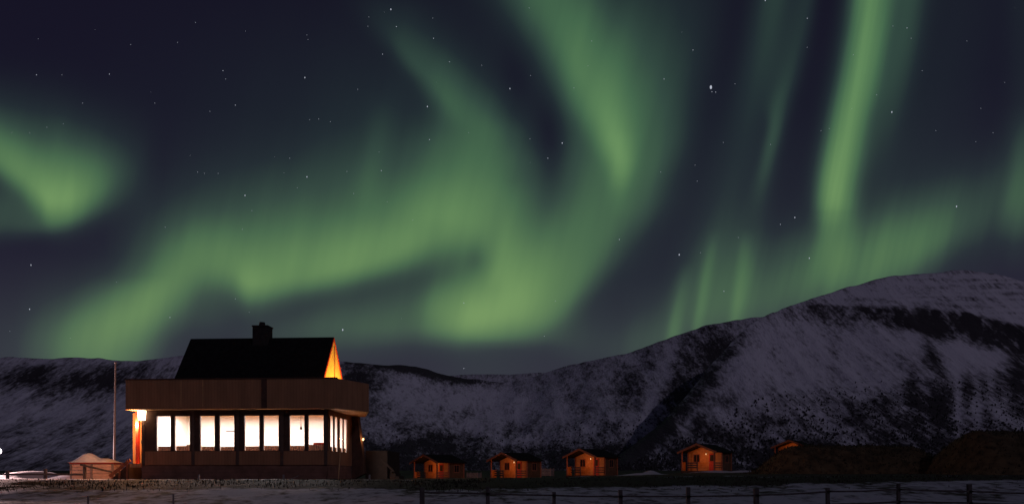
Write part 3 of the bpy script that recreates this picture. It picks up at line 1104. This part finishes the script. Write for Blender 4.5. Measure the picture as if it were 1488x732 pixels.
# steep upper roof
E0, E1, RY = 1.0, 4.8, 2.9
ZR, ZE = zz(8.28), zz(5.75)
RL, RRt = -8.25, -1.0
m = MB()
for (ya, yb) in ((E0, RY), (E1, RY)):
    nrm = .13
    d = 1 if yb > ya else -1
    m.prism([(ya, ZE), (yb, ZR), (yb, ZR + .16), (ya - d * .12, ZE + .02)], 'x', RL, RRt)
m.build('upper_roof', M['tar'], house)
for xa, xb in ((RRt - .14, RRt + .012), (RL + .3, RL + .42)):
    m = MB()
    m.prism([(E0 + .06, ZE - .5), (E1 - .06, ZE - .5), (E1 - .06, ZE + .05), (RY, ZR - .02), (E0 + .06, ZE + .05)], 'x', xa, xb)
    m.build('gable_wall', M['gable'], house)
m = MB()
m.box((RRt + .014, RY + .02, ZE - .45), (RRt + .05, RY + .14, ZR - .35))
m.build('gable_post', M['orange'], house)
for (ya, yb) in ((E0, RY), (E1, RY)):
    d = 1 if yb > ya else -1
    m = MB()
    m.prism([(ya, ZE - .04), (yb, ZR + .03), (yb, ZR + .15), (ya - d * .12, ZE + .02)], 'x', RRt + .003, RRt + .04)
    m.build('barge_board', M['red'], house)
m = MB()
cs = hs(381.5, RY)
m.box((cs - .38, RY - .34, ZR - .7), (cs + .38, RY + .34, ZR + .66))
m.box((cs - .41, RY - .37, ZR + .66), (cs + .41, RY + .37, ZR + .73))
ch = m.build('chimney', M['chimney'], house, .01)
MB().tube((cs - .02, RY, ZR + .73), (cs - .02, RY, ZR + .93), .16, .14, 12).build('chimney_pot', M['chimney'], ch)
# terrace lamp that lights the gable
m = MB()
m.box((.16, 2.8, Z_BAND0 + .33), (.28, 3.0, zz(5.30)))
m.box((.13, 2.76, zz(5.30)), (.31, 3.04, zz(5.34)))
m.build('terrace_lamp', M['metal'], house)
lamp('terrace_light', 'POINT', (.22, 2.9, zz(5.45)), 420, (1.0, .57, .09), house, .08)

# porch at the left end
PT = 1.9
m = MB()
m.box((hs(193, PT), PT, zz(2.2)), (WL - .003, PT + .12, Z_BAND0 - .04))
m.build('porch_wall', M['orange'], house)
m = MB()
a = hs(203.5, PT - .05)
m.box((a, PT - .06, zz(2.25)), (WL - .06, PT - .003, zz(4.25)))
dr = m.build('door', M['orange'], house)
MB().box((a + .06, PT - .09, zz(3.2)), (a + .10, PT - .063, zz(3.36))).build('handle', M['metal'], dr)
for px_, t_ in ((199, .75), (211, .62)):
    s_ = hs(px_, t_)
    m = MB()
    m.box((s_ - .075, t_, zz(2.2)), (s_ + .075, t_ + .14, Z_BAND0 - .04))
    m.build('porch_post', M['red'], house, .008)
m = MB()
m.box((hs(190, .5), .45, zz(2.02)), (WL - .05, PT + .1, zz(2.2)))
m.build('porch_floor', M['orange'], house)
m = MB()
x0, x1 = hs(167, .8), hs(191, .8)
m.prism([(x0, .0), (x1, .0), (x1, zz(2.19)), (x0, .06)], 'y', .55, 1.7)
m.build('ramp', M['dark_wood'], house)
m = MB()
m.bar((x0 - .1, .52, .16), (x1 + .1, .52, zz(2.36)), .05, .14)
for f_ in (0.08, .5, .95):
    xx = x0 + (x1 - x0) * f_
    m.box((xx - .04, .47, -.05), (xx + .04, .494, .20 + (zz(2.36) - .16) * f_))
m.build('ramp_railing', M['barge'], house)
pl = MB().tube((hs(206, .36), .36, Z_BAND0 - .50), (hs(206, .36), .36, Z_BAND0 - .06), .15, .19, 14).build('porch_lamp', M['lantern'], house)
lamp('porch_light', 'POINT', (hs(197, .7), .7, Z_BAND0 - .70), 520, (1.0, .42, .16), house, .10)

# right rear: sloping end wall, raised deck with board railing and steps
m = MB()
T1 = BACK + .02
m.prism([(hs(511, T1), Z_BAND0 - .04), (hs(519.5, T1), Z_BAND0 - .04), (hs(530, T1), zz(1.75)), (hs(511, T1), zz(1.4))], 'y', T1, T1 + .5)
m.build('sloping_end_wall', M['dark_wood'], house)
T2 = 5.0
m = MB()
m.box((hs(531, T2), T2, -.1), (hs(560, T2), T2 + .10, zz(2.92)))
m.box((hs(560, T2), T2, -.1), (hs(560, T2) + .1, T2 + 3, zz(2.92)))
m.build('deck_railing', M['deep_wood'], house)
m = MB()
m.box((hs(526, T2), T2 + .12, zz(1.9)), (hs(560, T2) - .01, T2 + 3, zz(2.02)))
m.build('deck', M['dark_wood'], house)
sx = hs(561, T2)
for k in range(3):
    MB().box((sx + .11 + k * .18, T2 + .1, -.1), (sx + .288 + k * .18, T2 + 1.4, .46 - k * .15)).build('step', M['deep_wood'], house)
m = MB()
m.bar((hs(553, T2), T2 - .06, zz(2.5)), (hs(573, T2), T2 - .06, zz(1.85)), .06, .1)
m.build('handrail', M['deep_wood'], house)
# wall lamp at the right rear corner
lp = at(527.3, 638, 40.9)
loc = house.matrix_world
hl = Matrix.Translation(house.location) @ Matrix.Rotation(-TH, 4, 'Z')
lpl = hl.inverted() @ lp
m = MB().ball(lpl, .055, 10, 8, 1.3)
wl = m.build('wall_lamp', M['bulb'], house)
MB().box((lpl.x - .5, lpl.y + .07, lpl.z + .06), (lpl.x + .05, lpl.y + .12, lpl.z + .10)).build('lamp_arm', M['metal'], wl)
lamp('wall_light', 'POINT', lpl + Vector((.10, -.10, .02)), 6, (1.0, .45, .15), house, .05)
so = lamp('yard_spot', 'SPOT', lpl + Vector((.06, .25, .06)), 2200, (1.0, .40, .13), house)
so.data.spot_size = R(66)
so.data.spot_blend = .5
so.data.shadow_soft_size = .06
aim = Matrix.Rotation(TH, 3, 'Z') @ (at(960, 688, 90) - lp).normalized()
so.rotation_euler = (-aim).to_track_quat('Z', 'Y').to_euler()


# ------------------------------------------------------------------ cabins
def make_cabin():
    c = empty('log_cabin', (0, 0, 0))
    w2, fr, bk = 1.95, 0.0, 2.5          # half width, front plane, rear plane
    ev, rg = 2.25, 3.02
    po = -1.75                           # porch front
    f0 = .22                             # floor
    m = MB()
    m.prism([(-w2, f0), (w2, f0), (w2, ev), (0, rg - .08), (-w2, ev)], 'y', fr + .10, bk)
    m.build('wall', M['log'], c)
    m = MB()
    m.prism([(-w2 - .01, f0), (w2 + .01, f0), (w2 + .01, ev - .02), (0, rg - .10), (-w2 - .01, ev - .02)], 'y', fr, fr + .097)
    m.build('front_wall', M['pine'], c)
    for s in (-1, 1):
        for y0 in (fr - .02, bk - .14):
            MB().box((s * w2 - .07, y0 - .003, f0), (s * w2 + .07, y0 + .16, ev - .06)).build('corner_board', M['barge'], c)
    m = MB()
    sl = (rg - ev) / w2
    ex = w2 + .32
    for s in (-1, 1):
        m.prism([(0, rg), (s * ex, rg - sl * ex), (s * ex, rg - sl * ex + .10), (0, rg + .10)], 'y', po - .22, bk + .15)
    m.build('roof', M['tar'], c)
    for s in (-1, 1):
        m = MB()
        m.prism([(0, rg - .10), (s * ex, rg - sl * ex - .10), (s * ex, rg - sl * ex + .12), (0, rg + .12)], 'y', po - .27, po - .223)
        m.build('barge_board', M['barge'], c)
    m = MB()
    m.box((-w2, po, .02), (w2, fr - .003, f0 - .01))
    m.box((-w2, fr, .0), (w2, bk, f0 - .01))
    m.build('deck', M['dark_wood'], c)
    for s in (-1, 1):
        m = MB()
        m.box((s * (w2 - .08) - .06, po + .02, f0), (s * (w2 - .08) + .06, po + .14, ev + .06))
        m.build('post', M['barge'], c)
    # railings: open boards in front and on the right, boarded panel at the left corner
    m = MB()
    for z in (.50, .74, .98):
        m.box((-w2 + .62, po + .03, z), (-.10, po + .07, z + .13))
    m.box((-.14, po + .075, f0), (-.04, po + .15, 1.15))
    m.build('railing', M['fence'], c)
    m = MB()
    for z in (.50, .74, .98):
        m.box((w2 - .10, po + .15, z), (w2 - .06, fr - .005, z + .12))
    m.build('railing', M['barge'], c)
    m = MB()
    m.box((-w2 + .02, po + .16, f0 - .1), (-w2 + .06, po + 1.0, 1.12))
    m.box((-w2 - .01, po + .15, 1.123), (-w2 + .09, po + 1.02, 1.17))
    m.build('boarded_panel', M['pine'], c)
    # window and door in the porch
    def win(x0, x1, z0, z1, y):
        m = MB()
        m.box((x0 - .07, y - .03, z0 - .07), (x1 + .07, y - .002, z0)).box((x0 - .07, y - .03, z1), (x1 + .07, y - .002, z1 + .07))
        m.box((x0 - .07, y - .03, z0), (x0, y - .002, z1)).box((x1, y - .03, z0), (x1 + .07, y - .002, z1))
        m.box(((x0 + x1) / 2 - .02, y - .026, z0), ((x0 + x1) / 2 + .02, y - .010, z1))
        w = m.build('window', M['barge'], c)
        MB().box((x0, y - .009, z0), (x1, y - .003, z1)).build('pane', M['dark_glass'], w)
    win(-1.25, -.62, 1.20, 1.95, fr)
    m = MB().box((.52, fr - .045, f0), (1.22, fr - .003, 2.08))
    d = m.build('door', M['red'], c)
    MB().box((.64, fr - .056, 1.25), (1.10, fr - .047, 1.92)).build('pane', M['dark_glass'], d)
    MB().box((.56, fr - .10, 1.08), (.62, fr - .048, 1.14)).build('handle', M['metal'], d)
    # side window
    m = MB()
    x = w2
    a, b, z0, z1 = .95, 1.65, 1.12, 1.90
    m.box((x + .002, a - .07, z0 - .07), (x + .03, b + .07, z0)).box((x + .002, a - .07, z1), (x + .03, b + .07, z1 + .07))
    m.box((x + .002, a - .07, z0), (x + .03, a, z1)).box((x + .002, b, z0), (x + .03, b + .07, z1)).box((x + .008, (a + b) / 2 - .02, z0), (x + .026, (a + b) / 2 + .02, z1))
    w = m.build('window', M['barge'], c)
    MB().box((x + .003, a, z0), (x + .008, b, z1)).build('pane', M['dark_glass'], w)
    # porch lamp
    m = MB().ball((.22, fr - .14, 2.02), .045, 10, 8, 2.0)
    l = m.build('porch_lamp', M['bulb'], c)
    MB().box((.19, fr - .10, 2.12), (.25, fr - .003, 2.18)).build('bracket', M['metal'], l)
    li = lamp('porch_light', 'POINT', (.05, fr - 1.25, 1.65), 23, (1.0, .28, .065), c, .06)
    return c


cab = make_cabin()
cabs = [(634, 699.5, 90, -41, 'orange lit log cabin farthest left, nearest the big house'),
        (746, 697.0, 89, -41, 'orange lit log cabin with a snow patch and pale crate on its right'),
        (857, 692.6, 87, -41, 'orange lit log cabin third from the big house, beside a bright snow drift'),
        (1024, 686.0, 86, -39, 'orange lit log cabin on the rise behind long snow streaks'),
        (1154, 674.8, 100, -38, 'log cabin showing only its red gable above the grassy mound')]
for i, (px_, py_, Y, rz, lab) in enumerate(cabs):
    o = cab if i == 0 else copy_tree(cab)
    p = at(px_, py_, Y)
    o.location = (p.x, p.y, p.z - .02)
    o.rotation_euler = (0, 0, R(rz))
    tag(o, lab, 'cabin', 'log cabins below the hills')

# pale crates beside the cabins
def crate(px_, py_, Y, w, h_, lab, legs):
    p = at(px_, py_, Y)
    o = empty('wooden_crate', p, R(-30))
    tag(o, lab, 'crate')
    m = MB()
    n_ = 5
    for k in range(n_):
        z = .06 + k * (h_ - .1) / n_
        m.box((-w / 2, -.35, z), (w / 2, -.31, z + (h_ - .1) / n_ * .7))
        m.box((-w / 2, .31, z), (w / 2, .35, z + (h_ - .1) / n_ * .7))
        m.box((w / 2 - .04, -.305, z), (w / 2, .305, z + (h_ - .1) / n_ * .7))
    m.build('slats', M['fence_pale'], o)
    for x in (-w / 2, w / 2):
        for y in (-.39, .355):
            MB().box((x - .05, y, 0), (x + .05, y + .035, h_)).build('corner_post', M['fence_pale'], o)
    return o


crate(689, 694, 84, 1.3, .62, 'low slatted wooden crate at the right of the leftmost cabin', 0)
crate(796, 691, 83, 1.0, .82, 'taller slatted crate on snow between the second and third cabins', 0)

# ------------------------------------------------------------------ foreground fence
FY = 20.5
fence = empty('rail_fence', (0, FY, 0))
tag(fence, 'dark wooden two rail fence crossing the snow in the foreground', 'fence')
fp = [(613.5, 707.5, .12), (709, 706.5, .10), (805, 714, .09), (902, 711, .10), (1000, 707, .10), (1099, 709, .12), (1203, 708, .09), (1305.5, 702, .08), (1409, 702.5, .10), (1514, 706, .12), (1622, 706, .12)]
rail1 = [714.5, 716.5, 719.0, 720.3, 720.5, 718.8, 713.5, 710.2, 713.2, 717.0, 717]
rail2 = [734, 736, 738.5, 739, 738, 736, 732, 728, 730, 733, 733]
for px_, py_, w in fp:
    p = at(px_, py_, FY)
    g = gz(p.x, FY) - .2
    m = MB()
    m.box((p.x - w / 2, -w / 2, g), (p.x + w / 2, w / 2, p.z), Matrix.Rotation(R(random.uniform(-1.2, 1.2)), 3, 'Y'))
    m.build('post', M['fence'], fence, .008)
for rl in (rail1, rail2):
    for i in range(len(fp) - 1):
        a, b = at(fp[i][0], rl[i], FY), at(fp[i + 1][0], rl[i + 1], FY)
        dy = .07
        m = MB()
        mid = (a + b) / 2 - Vector((0, 0, random.uniform(.0, .02)))
        m.bar((a.x - .05, -dy, a.z), (mid.x, -dy, mid.z), .035, .042)
        m.bar((mid.x - .002, -dy, mid.z), (b.x + .05, -dy, b.z), .035, .042)
        m.build('rail', M['fence'], fence)

# lone stakes in the snow left of that fence
for px_, py_, mt, lab in ((128, 720, 'fence_pale', 'lone thin stake in the snow below the snow capped box'), (252, 716, 'fence_pale', 'lone grey stake in the snow below the house windows')):
    p = at(px_, py_, 21.5)
    g = gz(p.x, 21.5)
    m = MB()
    m.box((p.x - .02, 21.48, g - .2), (p.x + .02, 21.52, p.z))
    tag(m.build('wooden_stake', M[mt], None, .005), lab, 'stake')

# ------------------------------------------------------------------ left: fence, snow-capped box, flagpole, lamp
FY2 = 38.5
f2 = empty('rail_fence', (0, FY2, 0))
tag(f2, 'short rail fence in front of the lit snow bank on the left', 'fence')
fp2 = [(-52, 684), (11, 683), (66, 680.5), (123, 674), (170, 686)]
for px_, py_ in fp2:
    p = at(px_, py_, FY2)
    m = MB().box((p.x - .06, -.06, gz(p.x, FY2) - .2), (p.x + .06, .06, p.z))
    m.build('post', M['fence'], f2, .006)
rr_ = [(-52, 688), (11, 688.5), (66, 688.5), (123, 689), ]
for (a, b) in zip(rr_[:-1], rr_[1:]):
    pa, pb = at(*a, FY2), at(*b, FY2)
    MB().bar((pa.x, -.09, pa.z), (pb.x, -.09, pb.z), .05, .09).build('rail', M['fence'], f2)
pa, pb = at(118, 674.5, FY2), at(171, 687.0, FY2)
MB().bar((pa.x, -.09, pa.z), (pb.x, -.09, pb.z), .05, .09).build('rail', M['fence'], f2)

BY = 40.5
bp_ = at(141, 693.5, BY)
box = empty('wooden_box', (bp_.x, BY, gz(bp_.x, BY)), R(6))
tag(box, 'low red brown wooden box capped with snow beside the flagpole', 'box')
bw, bh = 1.02, .80
m = MB()
m.box((-bw, -.6, .0), (bw, .6, .10))
for k in range(4):
    z = .10 + k * .165
    m.box((-bw, -.6, z + .01), (bw, -.55, z + .155)).box((bw - .05, -.545, z + .01), (bw, .545, z + .155)).box((-bw, -.545, z + .01), (-bw + .05, .545, z + .155)).box((-bw, .55, z + .01), (bw, .6, z + .155))
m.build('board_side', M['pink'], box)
m = MB()
m.box((-bw - .06, -.68, bh - .035), (bw + .06, .68, bh + .03))
m.build('lid', M['red'], box, .01)
for x in (-bw + .02, 0, bw - .02):
    MB().box((x - .05, -.645, 0), (x + .05, -.603, bh - .04)).build('upright', M['fence_pale'], box)
u, v = np.meshgrid(np.linspace(-1, 1, 50), np.linspace(-1, 1, 26))
prof = (1 - np.abs(u) ** 3.2) * (1 - np.abs(v) ** 4)
shape = .10 + .38 * np.exp(-((u + .35) / .42) ** 2) + .10 * np.exp(-((u - .5) / .35) ** 2)
sz_ = bh + .02 + prof * (shape + (fbm(u * 3, v * 2, 4, 5) - .5) * .12)
sx_ = u * (bw + .10) - .10 * (1 - v * v) * np.exp(-((u + 1) / .5) ** 2)
cap = sheet('snow_cap', np.stack([sx_, v * .72, sz_], -1), 26, 50, M['snow'])
cap.parent = box

fpp = at(166.3, 663, 43)
g = gz(fpp.x, 43)
m = MB()
top = at(167.8, 528, 43)
m.tube((fpp.x - .02, 43, g - .1), (top.x, 43, top.z), .062, .036, 12)
fl = m.build('flagpole', M['pole'])
tag(fl, 'tall thin white flagpole standing left of the house', 'flagpole')
MB().ball((top.x, 43, top.z + .05), .06).build('finial', M['pole'], fl)
MB().box((fpp.x - .16, 42.84, g - .05), (fpp.x + .14, 43.16, g + .35)).build('base', M['concrete'], fl)

# yard lamp at the left edge
lp2 = at(-2.5, 655, 46)
yl = empty('yard_lamp', (lp2.x, 46, gz(lp2.x, 46)))
tag(yl, 'white globe yard lamp on a post at the far left edge', 'lamp')
zl = lp2.z - yl.location.z
MB().tube((0, 0, -.1), (0, 0, zl - .16), .05, .04, 10).build('post', M['metal'], yl)
MB().ball((0, 0, zl), .17, 16, 10).build('globe', M['bulb_white'], yl)
MB().tube((0, 0, zl - .18), (0, 0, zl - .13), .07, .09, 12).build('collar', M['metal'], yl)
lamp('yard_light', 'POINT', (-.05, -.32, zl + .02), 9000, (1.0, .62, .60), yl, .12)

# ------------------------------------------------------------------ roadside bits before the house
for px_, lab in ((289, 'short pale road marker post below the third window'), (412, 'short pale road marker post below the sixth and seventh windows'), (537, 'short pale road marker post by the house deck')):
    p = at(px_, 691, 33.6)
    g = gz(p.x, 33.6)
    m = MB().box((p.x - .035, 33.57, g - .1), (p.x + .035, 33.63, g + .24))
    o = m.build('marker_post', M['pole'], None, .006)
    tag(o, lab, 'marker post', 'marker posts along the road edge')
p = at(428, 694, 34.4)
m = MB().bar((p.x - .18, 34.4, gz(p.x, 34.4) + .03), (p.x + .16, 34.5, gz(p.x, 34.4) + .20), .16, .03)
tag(m.build('plank', M['fence_pale'], None), 'short pale plank leaning on the ground before the house', 'plank')
p0, p1 = at(491.5, 697, 35.2), at(494.6, 654, 35.6)
m = MB().tube((p0.x, 35.2, gz(p0.x, 35.2) - .1), (p1.x, 35.6, p1.z), .022, .018, 8)
tag(m.build('thin_pole', M['orange'], None), 'thin upright pole standing before the side windows of the house', 'pole')

# ------------------------------------------------------------------ stars, part of the sky
stars = """53 109 2|90 109 1|159 108 2|284 33 1|258 62 1|324 103 2|328 115 1|342 153 2|443 113 3|568 14 4|536 25 1|576 39 2|556 79 2|630 56 2|446 51 1|621 155 3|741 129 3
624 203 2|554 248 2|446 257 3|421 230 1|356 284 3|276 226 1|366 306 1|432 273 1|504 249 1|514 281 1|43 193 1|17 193 1|92 180 1|68 185 1|305 162 1|287 250 1|297 252 1|317 252 1|463 173 1|480 177 1|450 174 1
352 333 1|1112 1 3|1173 27 2|1173 69 1|1007 73 2|965 115 2|1033 127 7|1034.5 133.5 2|1040 134 2|1068 122 1|1318 41 2|1324 56 1|1340 103 1|1296 163 4|1274 138 1|1193 190 1|1205 187 1|1390 300 4|1155 316 3|1134 326 2
1176 375 3|1073 345 1|900 348 2|817 208 3|796 230 2|770 202 1|987 370 4|1052 423 2|769 12 1|771 110 1|834 128 1|1418 206 1|1051 207 1|1443 193 1|43 449 3|45 385 3|247 461 2|498 479 5|342 434 1|674 440 2|674 535 2|791 488 1|807 437 1
190 65 1|120 150 1|700 95 1|860 60 1|960 250 1|1010 240 1|1240 80 1|1405 60 1|1460 120 1|1360 190 1|1120 210 1|225 150 1|240 330 1|600 320 1|520 130 1"""
m = MB()
D = 9000
for s in stars.replace('\n', '|').split('|'):
    x, y, k = (float(a) for a in s.split())
    p = at(x, y, D)
    r = (.25, .42, .60, .78, .95, 1.1, 1.2, 2.0)[int(k)] / F * D
    r *= 1.0 if k > 1 else .95
    m.ball(p, r * .8, 6, 4, 1.7 if k > 2 else 1.2)
for k in range(50):
    p = at(RNG.uniform(-200, 1700), RNG.uniform(-120, 500), D)
    m.ball(p, (.16 + .24 * RNG.random() ** 2) / F * D, 6, 4, 1.2)
sky = m.build('sky', M['star'])
sky['kind'] = 'structure'
